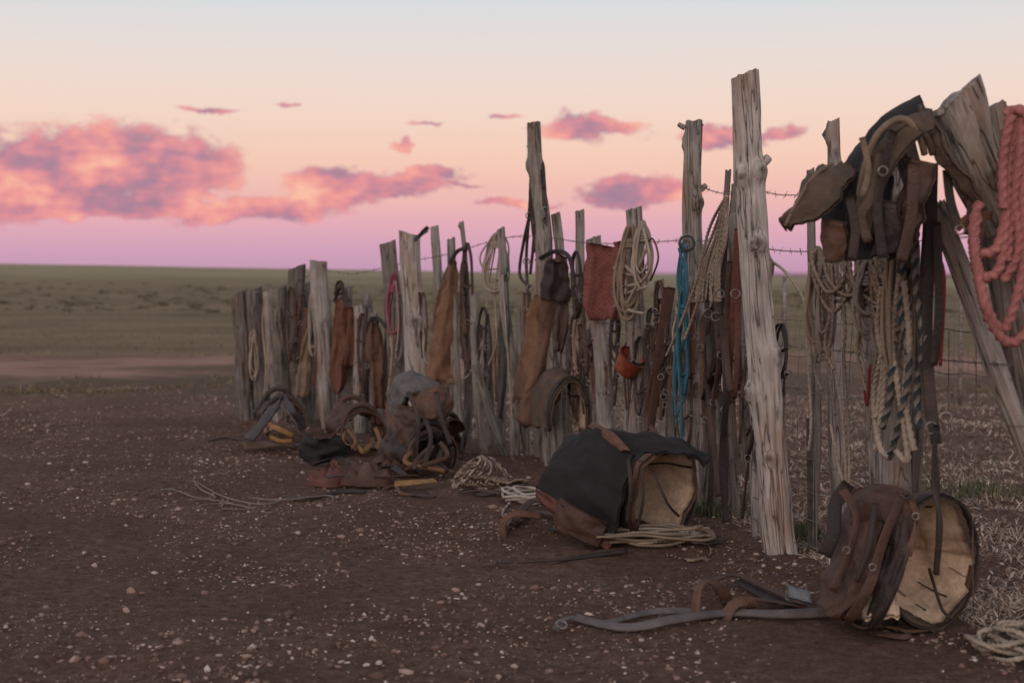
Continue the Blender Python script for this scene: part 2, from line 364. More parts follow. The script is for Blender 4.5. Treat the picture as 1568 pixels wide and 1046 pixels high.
P(1430,330,1382,190,34,38,'weathered_wood',d=5.1,sink=0,name='cross_log')
def picket(bx,by,tx,ty,off=0,d=None):
    d0=(fd(bx)-off) if d is None else d; mb=MB(); A=W(bx,by,d0);B=W(tx,ty,d0)
    for a in (90,210,330):
        n=Vector((math.cos(math.radians(a)),math.sin(math.radians(a)),0)); s=Vector((-n.y,n.x,0))*.003
        vs=[A-s,A+s,A+s+n*.02,A-s+n*.02,B-s,B+s,B+s+n*.02,B-s+n*.02]
        mb.add(vs,[(0,1,5,4),(1,2,6,5),(2,3,7,6),(3,0,4,7),(4,5,6,7)],'picket_steel',True)
    mb.obj('steel_picket',fence)
picket(1110,800,1106,560,.0); picket(1243,840,1240,640,-.1)

# netting + barbed wire
def bound(px,h): 
    d=fd(px)+.06; p=W(px,500,d); p.z=h; return p
mb=MB(); xs=list(range(360,1760,16))
for k,h in enumerate([.08,.2,.33,.47,.62,.78,.94,1.1]):
    tube(mb,[bound(x,h+.018*noise.noise(Vector((x*.03,k,0)))) + Vector((0,.02*noise.noise(Vector((x*.02,k,4))),0)) for x in xs],.0024,'wire',4,.5)
x=360.
while x<1750:
    pts=[bound(x,h)+Vector((.022*noise.noise(Vector((x,h*5,0))),0,0)) for h in (.06,.4,.75,1.1)]
    tube(mb,pts,.0021,'wire',4,.3); q=bound(x,0)
    while (bound(x,0)-q).length<.15: x+=2
mb.obj('wire_netting',fence)
def barbed(pts,name='barbed_wire'):
    mb=MB(); Q=smooth(pts,.02)
    for ph in (0,math.pi):
        tube(mb,[q+Vector((0,math.cos(i*.9+ph),math.sin(i*.9+ph)))*.003 for i,q in enumerate(Q)],.0017,'wire',4,.03)
    for i in range(4,len(Q)-3,6):
        for a in range(2):
            v=Vector((R(-.4,.4),R(-1,1),R(-1,1))).normalized()*.02; tube(mb,[Q[i]-v,Q[i]+v],.0013,'wire',4,.05)
    mb.obj(name,fence)
barbed([H(x,y,.05) for x,y in ((365,455),(455,430),(489,414),(540,419),(594,408),(640,398),(690,388),(765,366),(822,362),(900,372),(975,372),(1058,368),(1140,376),(1200,384),(1260,384),(1375,372),(1520,360))])
barbed([H(x,y,.02) for x,y in ((1060,280),(1105,296),(1150,290),(1190,298),(1240,302),(1275,330),(1300,345))])
barbed([H(x,y,.05) for x,y in ((800,475),(880,488),(975,500),(1058,512),(1190,528),(1370,545),(1560,560))])
farf=empty('paddock_netting_fence'); mb=MB()
def fp(px,h): p=W(px,600,15.2+ (px-900)*-.0016); p.z=h+gh(p.x,p.y); return p
for h in [.05,.2,.36,.52,.7,.9,1.1]: tube(mb,[fp(x,h+.01*noise.noise(Vector((x*.05,h*9,0)))) for x in range(800,1700,40)],.0032,'wire',4,.6)
for x in range(800,1700,22): tube(mb,[fp(x,.02),fp(x,1.1)],.0026,'wire',4,.6)
mb.obj('netting',farf)
for x in (930,1200,1470,1650):
    mb=MB(); tube(mb,[fp(x,-.1),fp(x,1.3)],.022,'steel',8,.4); mb.obj('fence_pole',farf)

# ---------------- hanging gear helpers ----------------
def hcoil(name,cx,ytop,w,h,n,r,mat,off=.14,sway=0,jit=.25,mb=None,lob=0,wrap=True):
    own=mb is None; mb=mb or MB(); d0=fd(cx)
    for i in range(n):
        ww=w/2*R(1-jit,1.05); hh=h*R(1-jit,1.05); ox=R(-3,3); oo=off+R(-.03,.03); pts=[]
        for k in range(12):
            t=2*math.pi*k/12; s=math.sin(t); c=(1-math.cos(t))/2
            x=cx+ox+ww*s*(.45+.75*c)+sway*c+R(-2,2); y=ytop+hh*c+R(-2,2)
            pts.append(W(x,y,d0-oo-.012*math.sin(2*t+i)))
        tube(mb,pts,r,mat,6,.03,True,lobes=lob)
    if wrap:
        for k in range(4):
            y=ytop+h*.16+k*r*F/d0*1.7; wd=w*.22*d0/F
            c=W(cx,y,d0-off); tube(mb,[c+Vector((math.cos(a*math.pi/3)*wd,math.sin(a*math.pi/3)*.03,R(-.004,.004))) for a in range(6)],r,mat,6,.02,True)
    if own: mb.obj(name)
def hrope(name,lines,r,mat,off=.14,mb=None,lob=0,mat2=None,seg=6,pitch=.09):
    own=mb is None; mb=mb or MB()
    for L in lines:
        o=off+R(-.02,.02); tube(mb,[H(x,y,o+.01*math.sin(y*.05)) for x,y in L],r,mat,seg,.015 if lob else .03,lobes=lob,mat2=mat2,pitch=pitch)
    if own: mb.obj(name)
def hstrap(mb,L,w,mat,off=.14,tw=.45): strap(mb,[H(x,y,off+.014*noise.noise(Vector((x*.1,y*.03,0)))) for x,y in L],w,mat,tw=tw)
def bridle(name,cx,yt,w,h,mat='dark_leather',off=.14,sw=.018,n=3):
    mb=MB()
    for i in range(n):
        ww=w*R(.6,1)/2; hh=h*R(.7,1); s=R(-3,3)
        hstrap(mb,[(cx+s,yt),(cx-ww*.7+s,yt+hh*.12),(cx-ww,yt+hh*.5),(cx-ww*.5+R(-3,3),yt+hh*.85),(cx+s*2,yt+hh)],sw*R(.7,1.2),mat,off+R(-.03,.03))
        hstrap(mb,[(cx+s,yt),(cx+ww*.7+s,yt+hh*.14),(cx+ww*.9,yt+hh*.5),(cx+ww*.6+R(-3,3),yt+hh*.8),(cx+s*2,yt+hh)],sw*R(.7,1.2),mat,off+R(-.03,.03))
    hstrap(mb,[(cx-w*.45,yt+h*.3),(cx,yt+h*.34),(cx+w*.45,yt+h*.3)],sw,mat,off+.02)
    hstrap(mb,[(cx-w*.45,yt+h*.62),(cx,yt+h*.67),(cx+w*.45,yt+h*.62)],sw,mat,off+.02)
    for a,b_ in ((-.45,.31),(.45,.62),(0,.98)): ring(mb,H(cx+w*a,yt+h*b_,off+.03),.018,.0032,'steel',(R(-.9,.9),-1,R(-.5,.5)))
    mb.obj(name)
def fringe(mb,L,mat,off,ln=10,n=20):
    for i in range(n):
        t=i/(n-1); k=t*(len(L)-1); a=int(min(k,len(L)-2)); u=k-a
        x=L[a][0]*(1-u)+L[a+1][0]*u; y=L[a][1]*(1-u)+L[a+1][1]*u
        strap(mb,[H(x,y,off),H(x+R(-2,2),y+ln*.5,off+.01),H(x+R(-4,4),y+ln,off)],.008,mat,.002)
def chaps(name,rows1,rows2,mat,mat2=None,off=.16,belt=None,fr=None):
    mb=MB()
    if rows2: panel(mb,rows2,mat2 or mat,off-.04,.03,.014)
    panel(mb,rows1,mat,off,.04,.02)
    if belt: hstrap(mb,belt,.03,'dark_leather',off+.05)
    if fr: fringe(mb,fr,mat,off+.03)
    mb.obj(name)
for i in range(52):
    bx=R(385,1200) if i%3 else R(880,1190); d0=fd(bx); zt=R(.8,1.2); yt=425-(zt-CAMZ)/d0*F; ln=R(.3,.75)*F/d0; k=random.random(); o_=R(.04,.10)
    if k<.40: bridle('bridle',bx,yt,R(.05,.11)*F/d0,ln,random.choice(['dark_leather','brown_leather','dark_leather','mid_leather']),o_,.016,2)
    elif k<.78:
        m_=MB()
        for q in range(random.choice([1,2,3])):
            x0=bx+R(-6,6); s=R(-.15,.15)*ln
            if random.random()<.5: hstrap(m_,[(x0,yt),(x0+s*.4+R(-3,3),yt+ln*.4),(x0+s+R(-4,4),yt+ln)],R(.014,.03),random.choice(['dark_leather','brown_leather','mid_leather','rust_leather']),o_+R(0,.04))
            else: hstrap(m_,[(x0,yt+ln*.9),(x0-4,yt+ln*.4),(x0+2,yt),(x0+7,yt+ln*.4),(x0+5,yt+ln*.8)],R(.012,.022),random.choice(['dark_leather','brown_leather']),o_+R(0,.04))
        if random.random()<.6: ring(m_,H(bx,yt+ln*R(.3,.9),o_+.06),.018,.0032,'steel')
        m_.obj('leather_reins')
    else: hcoil('rope_coil',bx,yt,R(.06,.12)*F/d0,ln*R(.6,1),random.choice([2,3,4]),R(.005,.007),random.choice(['grey_rope','tan_rope','cream_rope']),o_)

# --- region A : far left ---
hrope('hanging_rope',[[(406,452),(402,500),(407,560),(404,612)],[(408,450),(411,520),(409,608)]],.008,'cream_rope')
hcoil('rope_coil',424,470,12,110,3,.006,'grey_rope')
bridle('bridle',447,440,16,130,'brown_leather')
hcoil('rope_coil',480,432,18,125,3,.007,'cream_rope')
m_=MB(); hstrap(m_,[(470,470),(464,530),(460,600)],.05,'mid_leather'); hstrap(m_,[(484,440),(487,520),(480,590)],.03,'rust_leather'); m_.obj('leather_strap')
m_=MB(); panel(m_,[(500,468,477),(560,457,475),(608,450,473)],'ochre_leather',.14,.02,.014); m_.obj('canvas_bag')
chaps('leather_chaps',[(455,514,526),(470,512,536),(520,508,541),(570,504,536),(600,508,524)],[(470,518,542),(560,522,545)],'rust_leather',belt=[(512,462),(522,440),(534,462)])
bridle('bridle',520,430,14,60,'dark_leather'); 
chaps('leather_chaps',[(495,566,580),(530,558,588),(570,566,590),(628,574,590)],None,'mid_leather','brown_leather',belt=[(560,500),(576,486),(590,500)])
bridle('bridle',555,480,16,130,'brown_leather')
hcoil('rope_coil',602,420,22,110,4,.009,'magenta_rope'); hrope('hanging_rope',[[(604,430),(596,480),(600,545),(594,600)],[(606,430),(610,500),(604,560)]],.008,'cream_rope')
m_=MB(); hstrap(m_,[(622,378),(636,366),(646,358),(655,352)],.03,'blue_rope',.17); hstrap(m_,[(640,364),(650,352),(656,348)],.03,'dark_leather',.19); m_.obj('blue_halter_strap')
# --- region B ---
chaps('leather_chaps',[(402,690,700),(425,682,702),(500,664,703),(555,654,701),(582,650,698)],[(405,684,698),(440,672,690),(520,660,690)],'tan_leather','mid_leather',belt=[(688,404),(700,385),(714,380)],fr=[(651,580),(675,580),(698,578)])
bridle('bridle',716,372,18,200,'brown_leather'); bridle('bridle',710,400,12,150,'dark_leather')
# --- region C ---
hcoil('rope_coil',764,356,44,95,7,.007,'cream_rope',sway=-8,jit=.4)
hrope('hanging_rope',[[(762,360),(748,440),(738,540),(728,590)],[(768,360),(758,450),(760,520),(748,560)],[(770,420),(776,520),(784,640)],[(740,520),(720,570),(708,580)]],.006,'cream_rope')
hrope('green_rope',[[(771,410),(767,470),(772,540),(768,610)],[(776,410),(779,500),(772,560)]],.006,'green_rope')
m_=MB(); hstrap(m_,[(773,420),(770,500),(774,570),(766,640)],.025,'dark_leather'); m_.obj('leather_strap')
bridle('bridle',738,470,16,100,'dark_leather')
# --- region D ---
bridle('bridle',824,242,22,150,'dark_leather',.2,.03,5)
m_=MB()
for L in ([(816,250),(810,330),(806,400),(810,470)],[(830,250),(836,320),(834,380),(840,440)],[(822,245),(812,290),(818,350),(812,420)],[(818,300),(802,370),(796,420),(812,440)],[(826,246),(828,300),(822,360),(828,420)]): hstrap(m_,L,.022,'dark_leather',.2)
for x,y in ((810,330),(835,322),(806,400),(812,440)): ring(m_,H(x,y,.24),.022,.004,'steel')
m_.obj('harness')
chaps('leather_chaps',[(395,838,858),(430,828,866),(500,806,862),(560,792,850),(612,784,822)],[(390,850,868),(450,846,874),(500,850,870),(540,850,862)],'mid_leather','brown_leather',.22,belt=[(820,400),(850,385),(872,395),(880,440)],fr=[(786,606),(800,612),(820,608),(838,580),(848,560)])
m_=MB(); panel(m_,[(452,816,856),(480,808,857),(560,794,846),(600,790,822)],'tan_leather',.285,.03,.014); panel(m_,[(400,836,866),(450,826,872),(462,830,870)],'dark_leather',.30,.03,.016); m_.obj('chap_leg_panel')
bridle('bridle',884,385,18,110,'dark_leather'); 
def archsaddle(cx,cy,rx,rz,off,outer,inner='fleece'):
    mb=MB(); d0=fd(cx)-off; k=d0/F
    A=W(cx,cy,d0); B=A+Vector((-.10,.26,.03))
    shell(mb,A,B,(rx*k,rz*k),(rx*k*1.05,rz*k*1.1),-.35,math.pi+.3,outer,inner,.022,8,30,end=lambda v:.03*math.sin(6*v))
    shell(mb,A-Vector((-.004,.008,0)),A+Vector((-.02,.04,0)),(rx*k+.012,rz*k+.012),(rx*k+.014,rz*k+.014),-.35,math.pi+.3,'dark_leather','dark_leather',.01,2,30)
    return mb
m_=archsaddle(872,640,34,62,.3,'olive_leather'); panel(m_,[(580,830,858),(610,800,858),(640,788,842),(652,806,838)],'mid_leather',.36,.05,.014,back='fleece')
m_.obj('hanging_saddle')
# --- region E ---
m_=MB(); panel(m_,[(372,898,908),(378,898,946),(430,894,944),(470,892,938),(490,902,930)],'red_weave',.2,.03,.02,7,.01,nv=20); panel(m_,[(370,940,962),(430,938,958),(490,932,950)],'red_weave',.16,.02,.012,7,.01); m_.obj('woven_saddle_blanket')
hcoil('rope_coil',966,345,50,140,8,.009,'tan_rope',.2,sway=-6,jit=.45); hcoil('rope_coil',984,340,30,110,5,.008,'cream_rope',.2,jit=.4)
hrope('hanging_rope',[[(985,350),(996,400),(984,430),(950,440)],[(940,470),(960,450),(990,440)],[(950,400),(975,430),(960,470),(985,480)],[(990,380),(970,420),(940,410)]],.009,'cream_rope',.26)
bridle('bridle',900,400,20,190,'brown_leather'); m_=MB(); hstrap(m_,[(990,430),(985,395),(998,365),(1008,395),(996,430)],.012,'red_leather',.2); m_.obj('leather_loop')
bridle('bridle',1012,430,20,150,'brown_leather')
m_=MB(); hstrap(m_,[(1028,440),(1012,540),(996,660)],.05,'brown_leather',.16); hstrap(m_,[(1020,440),(1004,560),(990,640),(1010,680)],.03,'red_leather',.18); hstrap(m_,[(1000,600),(992,640),(1008,670),(1020,690)],.03,'brown_leather',.18); m_.obj('leather_reins')
m_=MB(); d0=fd(965)-.2; A=W(970,546,d0); B=W(956,568,d0+.06)
shell(m_,A,B,(.085,.10),(.06,.075),0,2*math.pi,'red_plastic','red_plastic',.006,8,28,wob=.003)
k_=B+(B-A).normalized()*.03
shell(m_,B,k_,(.06,.075),(.002,.002),0,2*math.pi,'red_plastic','red_plastic',.002,4,28,wob=0)
tube(m_,[W(982,524,d0),W(966,500,d0),W(956,530,d0)],.003,'steel',5); m_.obj('plastic_bucket')
# --- region F ---
hrope('blue_rope',[[(1046,370),(1038,430),(1050,500),(1034,580),(1036,650)],[(1040,380),(1052,440),(1040,520),(1046,600),(1034,640)],[(1052,375),(1044,460),(1034,540),(1032,610)],[(1044,400),(1040,480),(1042,560),(1044,690)],[(1045,372),(1052,420),(1046,470)]],.009,'blue_rope',.26)
hcoil('blue_rope',1046,440,16,175,4,.008,'blue_rope',.26)
m_=MB(); ring(m_,H(1052,372,.26),.045,.006,'steel'); ring(m_,H(1052,372,.27),.04,.006,'dark_green_rope'); m_.obj('steel_ring')
hrope('cream_rope_bundle',[[(1112,300),(1092+i*2,360+R(-8,8)),(1072+i*3,410),(1062+i*4+R(-4,4),462)] for i in range(11)]+[[(1112,300),(1086,350),(1066,430),(1040,500),(1020,545)],[(1110,310),(1090,400),(1066,470),(1048,520)],[(1114,300),(1100,380),(1096,440),(1088,470)]],.009,'cream_rope',.30,lob=3)
bridle('bridle',1092,420,24,200,'dark_leather',.24,.03,4)
m_=MB()
for k,(L,w,mt) in enumerate([([(1130,350),(1124,450),(1118,540),(1114,620)],.035,'rust_leather'),([(1138,350),(1132,440),(1128,560),(1124,610)],.03,'red_leather'),([(1110,350),(1104,450),(1094,560),(1078,612)],.04,'dark_leather'),([(1098,440),(1102,540),(1092,640),(1100,760)],.03,'brown_leather'),([(1085,460),(1082,560),(1090,680),(1086,790)],.03,'dark_leather'),([(1118,400),(1112,520),(1118,600)],.03,'brown_leather'),([(1106,480),(1112,600),(1106,700),(1112,800)],.035,'dark_leather')]): hstrap(m_,L,w,mt,.2+.02*k)
for x,y in ((1102,450),(1096,485),(1084,480),(1126,450)): ring(m_,H(x,y,.36),.022,.004,'steel')
m_.obj('leather_straps')
# --- region G/H : dense ropes by the strainer ---
hcoil('rope_coil',1252,380,36,170,8,.007,'tan_rope',.2,jit=.4); hcoil('rope_coil',1262,400,30,150,5,.007,'grey_rope',.24,jit=.4)
hrope('hanging_rope',[[(1182,400),(1206,420),(1234,470),(1240,560)],[(1268,400),(1272,520),(1290,640),(1296,740)],[(1296,400),(1290,500),(1298,640),(1300,735),(1288,728),(1272,650)],[(1240,400),(1236,520),(1242,640),(1238,690)]],.007,'cream_rope',.2,lob=3)
L_=[]
for i in range(22):
    x0=R(1228,1350); x1=x0+R(30,90); x1=min(x1,1400); L_.append([(x0,R(375,410)),(x0+6,R(410,440)),((x0+x1)/2+R(-8,8),R(440,490)),(x1-6,R(410,440)),(x1,R(370,400))])
hrope('looped_ropes',L_[:11],.009,'tan_rope',.3,lob=3); hrope('looped_ropes',L_[11:],.009,'grey_rope',.27,lob=3)
L_=[]
for i in range(14):
    x0=R(1250,1400); y0=R(400,450); L_.append([(x0,y0),(x0+R(-8,8),y0+60),(x0+R(-12,12),y0+120),(x0+R(-14,14),y0+R(130,240))])
hrope('hanging_rope',L_[:7],.007,'tan_rope',.3,lob=3); hrope('hanging_rope',L_[7:],.007,'grey_rope',.28,lob=3)
hrope('plaited_rope',[[(1362,440),(1356,520),(1338,600),(1346,680),(1362,700)],[(1366,440),(1360,530),(1352,610),(1340,690)],[(1378,420),(1366,520),(1376,600),(1390,700),(1372,690)],[(1350,440),(1344,500),(1352,560),(1342,640)],[(1384,430),(1392,520),(1386,610),(1400,690)]],.012,'cream_rope',.40,lob=3,seg=9)
hrope('striped_rope',[[(1414,262),(1404,340),(1402,430),(1414,520),(1404,600),(1408,655)],[(1398,300),(1386,380),(1380,470),(1392,560),(1376,650),(1362,700)],[(1350,655),(1362,615),(1366,560)]],.012,'braid_tan',.42,lob=4,seg=12,mat2='dark_green_rope',pitch=.12)
hcoil('rope_coil',1376,300,44,300,9,.008,'tan_rope',.36,lob=0,jit=.45); hcoil('rope_coil',1330,400,50,120,6,.008,'grey_rope',.3,jit=.4)
m_=MB()
for L,w in (([(1428,250),(1424,380),(1420,500),(1424,600),(1434,680)],.04),([(1412,262),(1420,330),(1414,470),(1418,600),(1426,650)],.035),([(1434,340),(1438,470),(1430,560)],.03)): hstrap(m_,L,w,'dark_leather',.42)
hstrap(m_,[(1434,650),(1430,740),(1440,800),(1434,880)],.018,'dark_leather',.44); ring(m_,H(1448,640,.44),.02,.004,'steel'); ring(m_,H(1426,655,.46),.02,.004,'steel'); m_.obj('long_leather_reins')
hrope('red_cord',[[(1430,290),(1436,380),(1446,430),(1440,560)],[(1332,560),(1328,620),(1324,598)]],.006,'red_cord',.4)
def nrope(name,lines,r,mat,d,lob=3):
    mb=MB()
    for L in lines: tube(mb,[W(x,y,d+R(-.015,.015)) for x,y in L],r,mat,9,.012,lobes=lob,pitch=.11)
    mb.obj(name)
nrope('pink_rope_coil',[[(1556,170),(1544,260),(1540,330),(1530,410),(1500,420),(1490,350),(1500,310)],[(1572,180),(1566,290),(1568,400),(1540,500),(1510,470),(1492,380),(1496,330)],[(1548,176),(1536,240),(1536,320)],[(1560,170),(1554,280),(1560,380),(1536,430)],[(1580,190),(1578,330),(1580,480),(1548,525),(1516,490),(1500,430)],[(1538,175),(1556,168),(1576,190),(1590,300)],[(1540,330),(1526,380),(1500,390)],[(1566,175),(1560,250),(1548,340),(1542,400)]],.017,'pink_rope',4.72)
m_=MB()
for L,w,mt in (([(1480,300),(1500,330),(1494,380),(1506,430)],.04,'mid_leather'),([(1440,230),(1470,270),(1490,300),(1484,360)],.04,'brown_leather'),([(1464,350),(1490,330),(1520,330)],.03,'rust_leather'),([(1450,260),(1456,310),(1470,350)],.03,'dark_leather')): strap(m_,[W(x,y,4.76) for x,y in L],w,mt)
m_.obj('leather_headstall')

# ---------------- saddle hung on the strainer ----------------
m_=MB(); D=4.9
def sp(x,y,dd=0): return W(x,y,D+dd)
loft(m_,[sp(1412,152,.15),sp(1355,180,.2),(sp(1305,232,.25)),sp(1268,290,.3),sp(1240,330,.3)],[sp(1420,172,-.1),sp(1378,198,-.1),sp(1335,250,-.05),sp(1305,300,0),sp(1288,345,0)],'black_felt','black_felt',sag=.03)
loft(m_,[sp(1424,170,-.1),sp(1380,186,-.12),sp(1340,228,-.12),sp(1318,280,-.1),sp(1310,330,-.1)],[sp(1432,196,-.2),sp(1396,215,-.22),sp(1368,255,-.2),sp(1345,310,-.18),sp(1330,372,-.15)],'olive_leather','dark_leather',sag=.03)
for off_,mt,rr in ((0,'ochre_leather',.012),(12,'olive_leather',.011)):
    tube(m_,[sp(1416+off_,236,-.16),sp(1404+off_,200+off_*.5,-.2),sp(1378+off_,182+off_*.5,-.2),sp(1345+off_,205+off_,-.18),sp(1326+off_,250+off_,-.16),sp(1316+off_,300,-.12)],rr,mt,8,.02)
loft(m_,[sp(1276,250,.1),sp(1245,262,.08),sp(1222,292,.02),sp(1198,348,-.04)],[sp(1312,262,-.05),sp(1290,290,-.12),sp(1258,322,-.12),sp(1206,350,-.06)],'olive_leather','brown_leather',sag=.03,wr=.03)
strap(m_,[sp(1276,250,.02),sp(1250,266,-.04),sp(1228,296,-.06),sp(1202,346,-.08)],.012,'ochre_leather')
loft(m_,[sp(1320,240,.0),sp(1300,300,-.02),sp(1290,350,0),sp(1290,400,0)],[sp(1368,250,-.12),sp(1360,310,-.16),sp(1352,360,-.14),sp(1344,392,-.1)],'black_felt','fleece',sag=.03,wr=.03)
loft(m_,[sp(1256,330,0),sp(1256,365,0),sp(1262,402,0)],[sp(1292,340,-.08),sp(1296,370,-.08),sp(1292,400,-.05)],'mid_leather','fleece',sag=.02,nu=12)
loft(m_,[sp(1384,240,-.1),sp(1380,300,-.12),sp(1372,350,-.1),sp(1360,400,-.1)],[sp(1430,250,-.2),sp(1424,300,-.2),sp(1410,340,-.2),sp(1392,390,-.15)],'brown_leather','dark_leather',sag=.03,wr=.03)
loft(m_,[sp(1340,300,-.15),sp(1345,350,-.15),sp(1330,395,-.12)],[sp(1372,310,-.22),sp(1378,350,-.22),sp(1370,388,-.2)],'dark_leather','dark_leather',sag=.02,nu=12)
loft(m_,[sp(1408,160,-.05),sp(1430,230,-.12),sp(1470,280,-.12),sp(1500,330,-.1)],[sp(1424,168,-.14),sp(1444,226,-.2),sp(1480,272,-.2),sp(1508,312,-.16)],'olive_leather','dark_leather',sag=.02)
for L,w,mt in (([(1350,230),(1335,300),(1318,330),(1330,370)],.03,'olive_leather'),([(1368,200),(1352,260),(1344,320),(1352,395)],.035,'dark_leather'),([(1400,250),(1396,330),(1380,400)],.04,'brown_leather'),([(1300,300),(1310,350),(1304,400)],.03,'dark_leather'),([(1320,210),(1330,260),(1320,300)],.02,'ochre_leather')): strap(m_,[sp(x,y,-.24) for x,y in L],w,mt)
ring(m_,sp(1352,262,-.26),.015,.003,'steel'); ring(m_,sp(1470,352,-.26),.015,.003,'steel')
m_.obj('stock_saddle')

# ---------------- ground saddles ----------------
m_=MB(); A=W(1432,868,5.16); A.z=.262; B=A+Vector((-.20,.30,.0))
shell(m_,A,B,(.235,.245),(.07,.08),0,2*math.pi,'olive_leather','fleece',.028,16,80,prof=lambda u:u**2.2,wob=.026)
shell(m_,A-(B-A)*.01,A+(B-A)*.07,(.243,.253),(.243,.253),0,2*math.pi,'dark_leather','mid_leather',.010,2,56,wob=.006)
shell(m_,B-(B-A)*.05,B+(B-A)*.02,(.075,.085),(.002,.002),0,2*math.pi,'fleece','fleece',.004,3,30,wob=0)
ax_=(B-A).normalized(); sd_=ax_.cross(Vector((0,0,1))).normalized(); up_=sd_.cross(ax_).normalized(); LL=(B-A).length
for a_,u0,u1 in ((-112,.15,.7),(-80,.2,.6),(-50,.15,.5),(70,.2,.5)):
    a=math.radians(a_); pts=[]
    for q in range(5):
        u=u0+(u1-u0)*q/4; rr_=.235-.165*u**2.2-.031; pts.append(A+ax_*(LL*u)+(sd_*math.cos(a+.35*u*u)+up_*math.sin(a+.35*u*u))*rr_)
    tube(m_,pts,.004,'dark_leather',5,.03,r2=.002)
tube(m_,[A+Vector((-.03,-.03,-.02)),A+Vector((0,.02,-.08)),A+Vector((.02,-.03,-.17)),A+Vector((.05,-.05,-.2))],.006,'dark_leather')
tube(m_,[W(1434,700,5.05),W(1437,800,5.0),W(1432,878,4.98)],.008,'dark_leather',6)
def loftg(C1,C2,mat,mi2='dark_leather',sag=.03,nu=24,wr=.026): loft(m_,[W(*c) for c in C1],[W(*c) for c in C2],mat,mi2,sag=sag,nu=nu,nv=14,wr=wr)
loftg([(1300,762,5.45),(1284,800,5.4),(1272,860,5.3),(1254,925,5.2)],[(1392,752,5.15),(1350,800,5.02),(1325,870,4.98),(1290,945,5.02)],'brown_leather',sag=.05)
loftg([(1306,768,5.2),(1330,752,5.15),(1372,752,5.1),(1400,772,5.05)],[(1330,830,5.1),(1350,800,5.02),(1376,800,5.0),(1392,830,5.0)],'brown_leather',sag=.05)
loftg([(1376,780,5.05),(1360,830,5.0),(1340,900,4.95),(1320,955,4.98)],[(1396,790,5.0),(1392,850,4.95),(1372,910,4.92),(1345,962,4.95)],'dark_leather',sag=.02)
loftg([(1318,800,5.05),(1304,850,5.0),(1296,900,4.98),(1262,938,5.0)],[(1352,800,5.0),(1336,860,4.93),(1318,910,4.92),(1282,950,4.95)],'brown_leather',sag=.02)
loftg([(1310,930,5.1),(1330,905,5.1),(1372,890,5.1)],[(1322,945,4.95),(1345,945,4.95),(1378,940,4.95)],'fleece','fleece',sag=.03,nu=12)
for L,w,mt in (([(1300,740,5.2),(1280,770,5.2),(1276,815,5.15),(1262,850,5.15)],.05,'dark_leather'),([(1290,750,5.1),(1312,790,5.0),(1300,850,4.95),(1275,905,4.93)],.035,'brown_leather'),([(1380,760,5.0),(1352,830,4.93),(1330,900,4.9),(1300,950,4.93)],.04,'brown_leather'),([(1395,765,5.0),(1405,800,4.98),(1390,850,4.95)],.03,'mid_leather'),([(1340,770,5.0),(1330,840,4.92),(1312,890,4.9)],.02,'dark_leather')): strap(m_,[W(*c) for c in L],w,mt,.006,tw=.7)
for c in ((1402,790,4.96),(1336,868,4.88),(1296,842,4.9)): ring(m_,W(*c),.012,.0028,'steel')
m_.obj('stock_saddle')
m_=MB()
def gstrap(L,w,mt,z=.012,th=.006,tw=.6): strap(m_,[G(x,y,z+R(0,.012)) for x,y in L],w,mt,th,nrm=(0,-.3,1),tw=tw)
gstrap([(880,958),(960,966),(1040,962),(1120,952),(1200,958),(1290,952)],.04,'grey_leather',.02,.012,.5); gstrap([(850,972),(872,958),(920,962),(1000,944),(1080,950)],.028,'grey_leather',.02)
gstrap([(1100,940),(1160,930),(1230,945),(1300,960),(1370,966)],.04,'brown_leather',.03); gstrap([(1130,905),(1180,925),(1240,940)],.04,'dark_leather',.03)
gstrap([(1060,930),(1120,905),(1170,920),(1230,950)],.03,'brown_leather',.05)
d0=GD(955)
for L in ([(1066,955),(1066,915),(1076,892),(1096,896),(1112,915),(1126,950)],[(1108,950),(1124,925),(1148,922),(1162,950)]): strap(m_,[W(x,y,d0+.05*i) for i,(x,y) in enumerate(L)],.05,'mid_leather',.008,nrm=(-.6,-1,.6),tw=.5)
ring(m_,G(860,968,.03),.02,.005,'steel',(.3,-.6,1)); m_.obj('stirrup_leathers')
m_=MB(); d0=GD(940)
loft(m_,[W(1206,895,d0),W(1240,905,d0-.02)],[W(1204,912,d0-.03),W(1244,924,d0-.05)],'bluegrey_pad','steel',nu=6,nv=4,th=.03,sag=.0)
gstrap([(1210,925),(1232,940),(1262,948)],.04,'dark_leather',.03); m_.obj('cinch_buckle')
# mid saddle with black pad
m_=MB(); d0=6.95; A=W(1016,768,d0); A.z=.245; B=A+Vector((-.36,.40,.0))
shell(m_,A,B,(.245,.24),(.23,.24),-1.1,math.pi+1.25,lambda u,v:'mid_leather' if (v<.10 or u<.05 or v>.93) else 'black_felt',lambda u,v:'dark_leather' if (abs(v-.3)<.01 or abs(v-.7)<.01 or u>.8) else 'fleece',.03,20,60,end=lambda v:-.05*math.sin(math.pi*v)+.02*math.sin(9*v),wob=.022)
shell(m_,A,A+(B-A)*.04,(.255,.25),(.257,.252),-1.1,math.pi+1.25,'dark_leather','dark_leather',.012,2,60,wob=.004)
def L2(C1,C2,mat,mi2='dark_leather',sag=.03,nu=26,th=.012,wr=.03): loft(m_,[W(*c) for c in C1],[W(*c) for c in C2],mat,mi2,sag=sag,nu=nu,nv=16,th=th,wr=wr)
L2([(905,652,7.15),(870,688,7.05),(838,715,6.98),(820,745,6.95)],[(972,690,6.85),(955,740,6.74),(945,790,6.7),(940,822,6.75)],'black_felt',sag=.035,th=.02,wr=.035)
L2([(820,745,6.94),(822,757,6.92),(824,768,6.92)],[(940,822,6.74),(936,834,6.74),(932,842,6.76)],'red_leather',sag=.02,nu=6)
